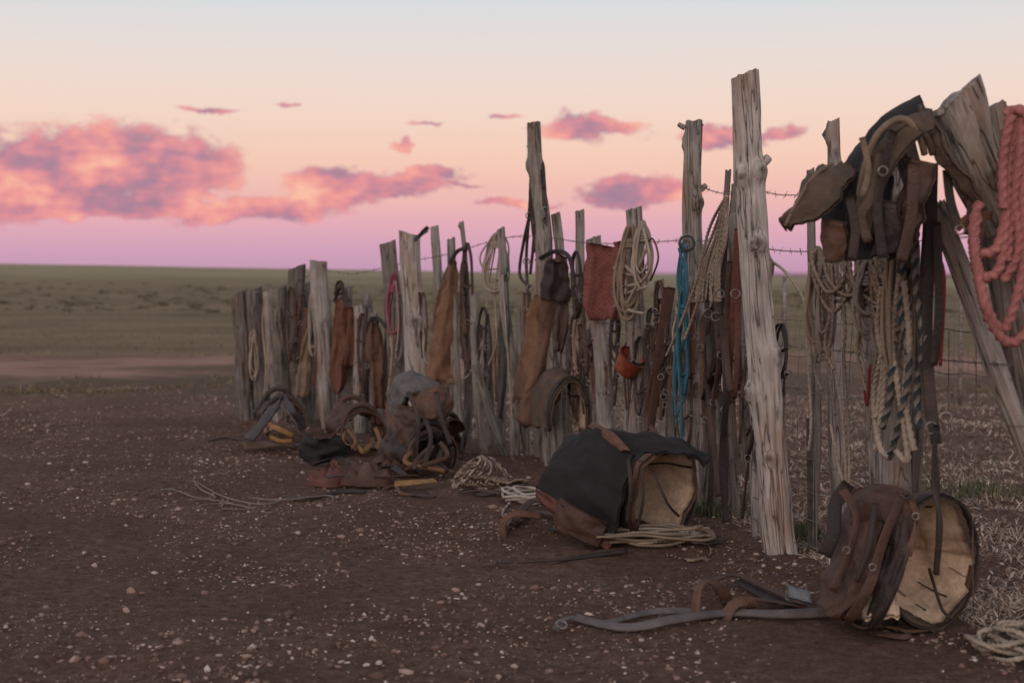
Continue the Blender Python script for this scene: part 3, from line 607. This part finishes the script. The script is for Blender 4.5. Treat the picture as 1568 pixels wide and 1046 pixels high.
L2([(858,760,6.85),(850,785,6.85),(846,800,6.88)],[(930,800,6.72),(922,825,6.74),(915,838,6.76)],'brown_leather',sag=.03,nu=8)
L2([(900,653,7.10),(922,668,6.98),(948,690,6.85)],[(914,648,7.10),(942,664,6.95),(966,690,6.82)],'mid_leather',sag=.015,nu=12,wr=.01)
L2([(905,652,7.15),(950,664,7.05),(1000,668,7.05),(1045,680,7.05),(1086,705,7.0)],[(966,694,6.84),(985,692,6.82),(1010,688,6.8),(1050,694,6.8),(1080,714,6.85)],'black_felt',sag=.03)
for L,w,mt in (([(962,700,6.75),(966,750,6.7),(960,800,6.72)],.02,'dark_leather'),([(980,705,6.78),(985,760,6.74),(975,810,6.76)],.015,'dark_leather'),([(1000,720,6.76),(1022,770,6.72),(1040,790,6.8)],.012,'dark_leather')): strap(m_,[W(*c) for c in L],w,mt)
m_.obj('stock_saddle')
m_=MB(); gstrap([(770,820),(800,795),(850,800),(880,815)],.05,'brown_leather',.03); gstrap([(790,812),(815,790),(850,790)],.04,'brown_leather',.05); gstrap([(760,858),(830,862),(890,852),(960,848)],.025,'dark_leather')
d0=GD(825); strap(m_,[W(772,828,d0),W(770,800,d0),W(790,786,d0+.03),W(830,790,d0+.05)],.035,'mid_leather',.006,nrm=(-.5,-1,.8),tw=.4); m_.obj('stirrup_leathers')

def gcoil(name,cx,cy,rx,ry,n,r,mat,tail=None,lob=3,mb=None):
    own=mb is None; mb=mb or MB(); c=G(cx,cy)
    for i in range(n):
        a,b_=rx*R(.6,1.1),ry*R(.5,1.1); ox,oy=R(-.05,.05),R(-.05,.05); z=.01+i*r*.9; ph=R(0,6)
        tube(mb,[c+Vector((ox+a*math.cos(t*math.pi/5)+R(-.02,.02),oy+b_*math.sin(t*math.pi/5)+R(-.02,.02),z+.014*math.sin(t*1.3+ph)+.01)) for t in range(10)],r,mat,6,.02,True,lobes=lob)
    if tail: tube(mb,[G(x,y,.012) for x,y in tail],r,mat,6,.03,lobes=lob)
    if own: mb.obj(name)
gcoil('coiled_rope',990,838,.30,.14,8,.008,'tan_rope',[(1060,830),(1090,850),(1060,862),(1020,850)]); gcoil('coiled_rope',1010,834,.26,.10,5,.008,'cream_rope')
gcoil('coiled_rope',806,768,.16,.18,6,.009,'white_rope',[(780,780),(770,795),(800,800)])
gcoil('coiled_rope',1560,1000,.13,.14,8,.010,'cream_rope')
def small_saddle(cx,cy,s,outer,inner='fleece',yaw=.6,pad=None,seat=None):
    m=MB(); c=G(cx,cy); A=c+Vector((0,0,.17*s)); ax=Vector((-math.cos(yaw),math.sin(yaw),.05))*.42*s; B=A+ax
    shell(m,A,B,(.2*s,.19*s),(.22*s,.2*s),-.6,math.pi+.6,lambda u,v:(pad or outer) if .15<v<.7 else outer,lambda u,v:'dark_leather' if abs(v-.5)<.12 else inner,.025,12,36,end=lambda v:.05*math.sin(5*v),wob=.03)
    shell(m,A,A+ax*.07,(.21*s,.2*s),(.21*s,.2*s),-.6,math.pi+.6,'mid_leather','dark_leather',.012,2,36,wob=.0)
    for f,hh_ in ((.12,.05),(.9,.08)):
        p=A+ax*f; sv=ax.normalized().cross(Vector((0,0,1)))
        tube(m,[p+sv*math.cos(t)*.19*s+Vector((0,0,.19*s*math.sin(t)+hh_*s*math.sin(t)**2)) for t in (.3,.8,1.2,1.57,1.95,2.35,2.85)],.026*s,seat or outer,8,.03)
    for k in range(7):
        p=A+Vector((R(-.18,.15),-.05,R(-.05,.12))); strap(m,[p,p+Vector((R(-.1,.1),-.12,-.08)),p+Vector((R(-.2,.2),-.2,-.13))],R(.018,.035),random.choice(['mid_leather','dark_leather','brown_leather','tan_leather']),.005)
    return m
m=small_saddle(436,674,.85,'dark_leather',yaw=1.25,inner='tan_leather')
loft(m,[W(436,606,10.7),W(405,635,10.75),(W(372,672,10.8))],[W(428,620,10.5),W(408,648,10.4),W(388,676,10.4)],'dark_leather','dark_leather',nu=16,nv=8)
loft(m,[W(436,606,10.7),W(452,626,10.7),(W(467,655,10.8))],[W(430,618,10.5),W(446,638,10.4),W(456,662,10.4)],'grey_leather','dark_leather',nu=16,nv=8)
strap(m,[W(410,650,10.3),W(430,658,10.25),W(450,668,10.3)],.035,'yellow_leather'); strap(m,[W(412,668,10.3),W(430,675,10.3),W(448,674,10.3)],.03,'yellow_leather'); m.obj('stock_saddle')
m=small_saddle(556,694,.85,'brown_leather',yaw=1.2,inner='mid_leather'); strap(m,[G(540,692,.1),G(556,702,.05),G(572,692,.1)],.035,'yellow_leather'); m.obj('stock_saddle')
m=MB(); panel(m,[(668,470,520),(682,456,538),(698,456,532),(708,470,500)],'black_felt',0,.12,.03,d=GD(712)); m.obj('black_saddle_pad')
m_=MB()
L2([(600,580,9.9),(592,620,9.8),(592,680,9.6)],[(625,575,9.7),(622,630,9.45),(628,690,9.4)],'mid_leather',sag=.04)
L2([(598,590,9.9),(612,572,9.8),(640,572,9.7),(668,586,9.7)],[(606,640,9.5),(622,606,9.4),(645,600,9.4),(664,612,9.4)],'grey_leather',sag=.05)
L2([(630,596,9.5),(660,588,9.5),(684,590,9.6),(690,610,9.6)],[(640,640,9.35),(660,640,9.3),(672,642,9.35),(676,640,9.4)],'mid_leather',sag=.05)
L2([(610,618,9.45),(606,650,9.4),(608,690,9.4)],[(634,622,9.3),(640,650,9.3),(645,690,9.3)],'brown_leather',sag=.04)
L2([(600,690,9.5),(620,700,9.5),(650,712,9.5)],[(610,640,9.5),(640,650,9.5),(680,660,9.5)],'dark_leather','fleece',sag=.05)
for L in ([(625,600,9.3),(640,640,9.2),(636,700,9.2)],[(668,600,9.3),(676,640,9.25),(690,680,9.2)],[(650,640,9.2),(660,670,9.15),(650,710,9.1)]): strap(m_,[W(*c) for c in L],.03,'dark_leather')
m_.obj('stock_saddle')
m=small_saddle(664,728,.9,'dark_leather',yaw=1.0,inner='mid_leather'); strap(m,[G(640,715,.12),G(660,725,.05),G(690,715,.12)],.035,'tan_leather'); 
strap(m,[G(604,752,.04),G(640,752,.06),G(668,748,.05)],.05,'yellow_leather',.006,nrm=(0,-.8,1)); m.obj('stock_saddle')
m=small_saddle(694,702,.8,'brown_leather',yaw=.6,inner='mid_leather'); m.obj('stock_saddle')
m_=MB()
for cx,cy,rx in ((505,744,.15),(560,748,.17),(600,725,.14)):
    c=G(cx,cy); vs=[]; fs=[]; nu,nv=14,32; sd=R(0,50)
    for i in range(nu+1):
        a=i/nu*math.pi/2
        for j in range(nv):
            t=2*math.pi*j/nv; w=1+.5*noise.noise(Vector((math.cos(t)*1.4,math.sin(t)*1.4,sd)))
            vs.append(c+Vector((rx*w*math.cos(t)*math.cos(a),rx*.55*w*math.sin(t)*math.cos(a),.10*math.sin(a)**.7*(1+.9*noise.noise(Vector((math.cos(t)*3*math.cos(a),math.sin(t)*3,sd)))))))
    for i in range(nu):
        for j in range(nv): fs.append((i*nv+j,i*nv+(j+1)%nv,(i+1)*nv+(j+1)%nv,(i+1)*nv+j))
    m_.add(vs,fs,'red_leather' if cx<550 else 'brown_leather')
gstrap([(430,762),(470,765),(520,755),(560,757)],.03,'dark_leather'); gstrap([(560,735),(590,725),(620,745)],.05,'dark_leather',.06); gstrap([(480,735),(520,728),(560,745),(600,740)],.03,'dark_leather',.10); gstrap([(500,752),(540,748),(590,752),(640,750)],.03,'brown_leather',.08); m_.obj('leather_saddle_bags')
m_=MB(); d0=GD(745)
for i in range(11):
    a=i/10; tube(m_,[W(692+a*6,752-a*4,d0-.05),W(700+a*20,724-a*6,d0),W(722+a*30,700-a*4+abs(a-.5)*10,d0+.03),W(736+a*40,702+a*22,d0),W(720+a*62,726+a*12,d0-.05),G(704+a*20,746,.02)],.008,'tan_rope' if i%2 else 'cream_rope',6,.03,lobes=3)
m_.obj('coiled_rope')
gcoil('coiled_rope',748,740,.22,.14,5,.008,'tan_rope'); gcoil('coiled_rope',566,690,.14,.1,4,.007,'cream_rope')
m_=MB(); gstrap([(372,688),(410,686),(450,690)],.07,'ochre_leather',.02); gstrap([(318,676),(350,672),(380,678)],.02,'dark_leather'); m_.obj('leather_strap')
m_=MB(); 
for L in ([(232,765),(260,758),(300,765),(330,772)],[(290,775),(330,770),(380,778),(340,784)],[(300,745),(340,765),(400,775),(440,768)],[(380,765),(430,770),(500,762),(510,770)],[(310,780),(350,775),(390,783)],[(296,740),(306,758),(330,768),(300,772)]): tube(m_,[G(x,y,.012+R(0,.02)) for x,y in L],.0045,'grey_rope',5)
m_.obj('loose_rope')
m_=MB(); tube(m_,[G(135,596,.0),G(180,595,.005),G(232,597,.0)],.024,'dark_wood',10,.05); m_.obj('fallen_pole')
for cx,cy in ((500,700),(600,760),(640,690),(720,760),(850,815),(900,840),(450,690),(580,715),(1050,835),(1290,965),(1340,975)):
    m_=MB()
    for k in range(3): x=cx+R(-20,20); y=cy+R(-5,5); gstrap([(x,y),(x+R(10,25),y+R(-5,5)),(x+R(25,50),y+R(-5,6)),(x+R(45,75),y+R(-4,5))],R(.012,.028),random.choice(['dark_leather','brown_leather','mid_leather','dark_leather']),.015)
    m_.obj('leather_strap')

# ---------------- ground ----------------
N=540; us=np.linspace(-1,1,N); X=1.6*np.sinh(7.6*us); Y=7+1.6*np.sinh(7.6*us)
vs=[(x,y,gh(x,y)) for y in Y for x in X]
fs=[(j*N+i,j*N+i+1,(j+1)*N+i+1,(j+1)*N+i) for j in range(N-1) for i in range(N-1)]
me=bpy.data.meshes.new('ground'); me.from_pydata(vs,[],fs); me.materials.append(MATS['dirt_and_pasture']); me.polygons.foreach_set('use_smooth',[True]*len(fs))
o=bpy.data.objects.new('ground',me); bpy.context.collection.objects.link(o)
def npmesh(name,V,Fc,mat):
    me=bpy.data.meshes.new(name); nv,nf,k=len(V),len(Fc),Fc.shape[1]
    me.vertices.add(nv); me.vertices.foreach_set('co',V.astype(np.float32).ravel()); me.loops.add(nf*k); me.loops.foreach_set('vertex_index',Fc.astype(np.int32).ravel())
    me.polygons.add(nf); me.polygons.foreach_set('loop_start',np.arange(0,nf*k,k,dtype=np.int32)); me.polygons.foreach_set('loop_total',np.full(nf,k,dtype=np.int32))
    me.update(calc_edges=True); me.validate(); me.materials.append(MATS[mat]); o=bpy.data.objects.new(name,me); bpy.context.collection.objects.link(o); return o
n=100000; yv=np.random.uniform(3.2,17,n*2); keep=np.random.rand(n*2)<(yv/17)**.5; yv=yv[keep][:n]; n=len(yv)
xv=np.random.uniform(-1,1,n)*(yv*.42+.6)
cl=np.array([noise.noise(Vector((x*1.3,y*1.3,2))) for x,y in zip(xv,yv)]); k=(np.random.rand(n)<.55+cl*1.4); xv,yv=xv[k],yv[k]; n=len(xv)
sz=np.clip(np.random.lognormal(-5.1,.5,n),.0025,.024)
bm=bmesh.new(); bmesh.ops.create_icosphere(bm,subdivisions=1,radius=1); bm.verts.ensure_lookup_table(); bv=np.array([v.co[:] for v in bm.verts]); bf=np.array([[v.index for v in f.verts] for f in bm.faces]); bm.free()
z=np.array([gh(x,y) for x,y in zip(xv,yv)])
ang=np.random.rand(n)*6.28; c_,s_=np.cos(ang),np.sin(ang)
v=bv[None]*np.random.uniform(.65,1.25,(n,len(bv),1))*(sz[:,None]*np.ones(3))[:,None,:]*np.random.uniform(.5,1.2,(n,1,3))*np.array([1.2,1,.7])
vx=v[...,0]*c_[:,None]-v[...,1]*s_[:,None]; vy=v[...,0]*s_[:,None]+v[...,1]*c_[:,None]
V=np.stack([vx+xv[:,None],vy+yv[:,None],v[...,2]+(z+sz*.1)[:,None]],-1).reshape(-1,3)
Fc=(bf[None]+(np.arange(n)*len(bv))[:,None,None]).reshape(-1,3); npmesh('gravel',V,Fc,'stones')
def blades(name,xs,ys,zs,ln,wd,lean,mat):
    n=len(xs); a=np.random.rand(n)*6.28; l=ln*np.random.uniform(.5,1.3,n); w=wd*np.random.uniform(.6,1.3,n)
    la=np.clip(np.random.normal(lean,.35,n),0,1.5); hx,hy=np.cos(a)*np.sin(la)*l,np.sin(a)*np.sin(la)*l; hz=np.cos(la)*l
    b2=np.random.rand(n)*3.14; sx,sy=np.cos(b2)*w,np.sin(b2)*w; B=np.stack([xs,ys,zs],-1)
    p0=B+np.stack([-sx,-sy,0*sx],-1); p1=B+np.stack([sx,sy,0*sx],-1); mid=np.stack([hx*.4,hy*.4,hz*.6],-1); tip=np.stack([hx,hy,hz*.92+.002],-1)
    V=np.stack([p0,p1,p1+mid,p0+mid,B+tip],1).reshape(-1,3); i=np.arange(n)*5
    Fc=np.concatenate([np.stack([i,i+1,i+2],-1),np.stack([i,i+2,i+3],-1),np.stack([i+3,i+2,i+4],-1)]); return npmesh(name,V,Fc,mat)
def zat(x,y): return np.array([gh(a,b_) for a,b_ in zip(x,y)])
px=np.random.uniform(700,1640,80000); fdv=np.interp(px,np.arange(600,1700,10),[fd(q) for q in range(600,1700,10)])
dy=fdv+.15+np.random.rand(len(px))**1.3*(15.5-fdv); xx=(px-784)/F*dy; cl=np.array([noise.noise(Vector((a*1.5,b_*1.5,8))) for a,b_ in zip(xx,dy)]); k=np.random.rand(len(px))<.5+cl*1.4
xx,dy=xx[k],dy[k]; blades('dry_grass',xx,dy,zat(xx,dy),.055,.0038,1.3,'straw')
n=22000; dy=16+np.random.rand(n)**2*75; xx=np.random.uniform(-.42,.42,n)*dy; cl=np.array([noise.noise(Vector((a*.5,b_*.5,8))) for a,b_ in zip(xx,dy)]); ok=((dy<18.5)&(cl>.12))|(dy>23.5); xx,dy=xx[ok],dy[ok]; blades('pasture_grass',xx,dy,zat(xx,dy),.05,.010,.6,'field_grass')
wx=[];wy=[]
for cx,cy,m,s in ((1100,792,260,.16),(1118,775,160,.12),(1222,832,220,.10),(1240,826,120,.08),(500,652,80,.1),(1120,700,120,.2),(690,668,80,.12),(890,745,90,.15),(1500,760,200,.3)):
    c=G(cx,cy); wx+=list(c.x+np.random.normal(0,s*.5,m)); wy+=list(c.y+np.random.normal(0,s*.5,m))
wx,wy=np.array(wx),np.array(wy); blades('green_weeds',wx,wy,zat(wx,wy),.10,.004,.45,'green_weed')
VV=[]
for i in range(520):
    D_=random.choice([R(48,62),R(60,110),R(60,100)]); x=R(-.42,.42)*D_; y=D_+6*noise.noise(Vector((x*.1,0,0))); s=R(.06,.15)*(1+D_/120)
    z0=gh(x,y); m=36; p=np.random.normal(0,1,(m,3)); p/=np.linalg.norm(p,axis=1)[:,None]; p*=np.random.uniform(.3,1,(m,1))*s*np.array([1.8,1,.55]); p[:,2]=np.abs(p[:,2]); p+=np.array([x,y,z0])
    VV.append((p[:,None,:]+np.random.normal(0,s*.18,(m,3,3))).reshape(-1,3))
V=np.concatenate(VV); npmesh('shrubs',V,np.arange(len(V)).reshape(-1,3),'shrub_leaf')

# ---------------- world ----------------
w=bpy.data.worlds.new('World'); bpy.context.scene.world=w; w.use_nodes=True; nt=w.node_tree; nt.nodes.clear()
try: w.cycles.sampling_method='MANUAL'; w.cycles.sample_map_resolution=256
except Exception: pass
out=nt.nodes.new('ShaderNodeOutputWorld'); bg=nt.nodes.new('ShaderNodeBackground'); nt.links.new(bg.outputs[0],out.inputs[0])
tc=nt.nodes.new('ShaderNodeTexCoord').outputs['Generated']; sp_=nt.nodes.new('ShaderNodeSeparateXYZ'); nt.links.new(tc,sp_.inputs[0])
x,y,z=sp_.outputs; az=mth(nt,'ARCTAN2',x,y); el=mth(nt,'ARCSINE',z)
e=lambda py:math.atan((425-py)/F)/1.2
stops=[(0,(.09,.05,.04)),(.004,srgb((195,152,180))),(e(385),srgb((207,160,184))),(e(345),srgb((226,171,184))),(e(305),srgb((237,184,179))),(e(250),srgb((244,201,182))),(e(180),srgb((242,213,197))),(e(100),srgb((234,219,211))),(e(0),srgb((215,219,223))),(.35,srgb((190,190,200))),(1,srgb((165,166,184)))]
sky=ramp(nt,stops,mth(nt,'DIVIDE',el,1.2))
cv=nt.nodes.new('ShaderNodeCombineXYZ'); nt.links.new(az,cv.inputs[0]); nt.links.new(el,cv.inputs[1])
def vm(op,a,b=None,c=None):
    n=nt.nodes.new('ShaderNodeVectorMath'); n.operation=op
    for i,v in enumerate((a,b,c)):
        if v is None: continue
        if isinstance(v,tuple): n.inputs[i].default_value=v
        else: nt.links.new(v,n.inputs[i])
    return n
ST_=(1,1.9,1)
wn=tex(nt,cv.outputs[0],24,5,ST_,rough=.6,out='Color')
pw=vm('ADD',cv.outputs[0],vm('MULTIPLY_ADD',wn,(.050,.028,0),(-.025,-.014,0)).outputs[0]).outputs[0]
CL=[(20,292,270,62),(165,258,220,66),(290,258,110,50),(320,320,240,24),(120,325,280,22),(505,290,85,36),(600,280,105,24),(665,264,50,14),(905,197,105,19),(985,293,110,28),(1110,216,75,24),(1190,208,40,12),(622,222,20,12),(322,177,60,6),(435,164,24,4),(710,278,36,5),(770,180,30,5),(790,315,80,7),(650,186,30,4)]
D_=None
for cx,cy,rx,ry in CL:
    a=math.atan((cx-784)/F); b_=math.atan((425-cy)/F); rx,ry=rx/F,ry/F
    q=vm('LENGTH',vm('MULTIPLY_ADD',pw,(1/rx,1/ry,0),(-a/rx,-b_/ry,0)).outputs[0]).outputs['Value']
    D_=q if D_ is None else mth(nt,'MINIMUM',D_,q)
D_=mth(nt,'SUBTRACT',1,D_)
n2=tex(nt,cv.outputs[0],60,4,ST_,rough=.6); n3=tex(nt,cv.outputs[0],15,3,ST_,rough=.5)
D2=mth(nt,'ADD',D_,mth(nt,'MULTIPLY',mth(nt,'SUBTRACT',n2,.5),.95))
mr=nt.nodes.new('ShaderNodeMapRange'); mr.interpolation_type='SMOOTHSTEP'; nt.links.new(D2,mr.inputs[0]); mr.inputs[1].default_value=-.03; mr.inputs[2].default_value=.36; mr.inputs[4].default_value=.94
cs=mth(nt,'ADD',mth(nt,'MULTIPLY',n3,.74),mth(nt,'MULTIPLY',n2,.26))
cs=mth(nt,'ADD',cs,mth(nt,'MULTIPLY',mth(nt,'MINIMUM',D_,.4),.12))
ccol=ramp(nt,[(.41,srgb((158,124,148))),(.48,srgb((184,128,150))),(.54,srgb((216,138,150))),(.61,srgb((240,156,150))),(.70,srgb((250,188,164)))],cs)
c=mixc(nt,mr.outputs[0],sky,ccol)
# afterglow: the western sky, behind the photographer, is brighter and warmer
wf=nt.nodes.new('ShaderNodeMapRange'); nt.links.new(y,wf.inputs[0]); wf.inputs[1].default_value=.1; wf.inputs[2].default_value=-.8; wf.inputs[3].default_value=0; wf.inputs[4].default_value=1
c=mixc(nt,wf.outputs[0],c,mixc(nt,1.0,c,(2.1,1.85,1.65),'MULTIPLY'))
nsk=nt.nodes.new('ShaderNodeTexSky'); nsk.sky_type='NISHITA'; nsk.sun_disc=False; nsk.sun_elevation=math.radians(3); nsk.sun_rotation=math.radians(205)
c=mixc(nt,1.0,c,mixc(nt,1.0,nsk.outputs[0],(.004,.004,.004),'MULTIPLY'),'ADD')
nt.links.new(c,bg.inputs[0]); bg.inputs[1].default_value=1.0
s=bpy.data.lights.new('sun','SUN'); s.energy=.6; s.angle=math.radians(40); s.color=(1,.86,.74); so=bpy.data.objects.new('sun',s); bpy.context.collection.objects.link(so)
so.rotation_euler=Vector((math.sin(math.radians(205)),math.cos(math.radians(205)),.42)).to_track_quat('Z','Y').to_euler()
cam=bpy.data.cameras.new('camera'); co=bpy.data.objects.new('camera',cam); bpy.context.collection.objects.link(co); co.location=(0,0,CAMZ); co.rotation_euler=(math.pi/2-T,0,0)
cam.lens=50; cam.sensor_width=36; cam.clip_end=5000; cam.dof.use_dof=True; cam.dof.focus_distance=6.7; cam.dof.aperture_fstop=2.5
sc_=bpy.context.scene; sc_.camera=co; sc_.view_settings.view_transform='Standard'; sc_.view_settings.look='None'; sc_.view_settings.exposure=0
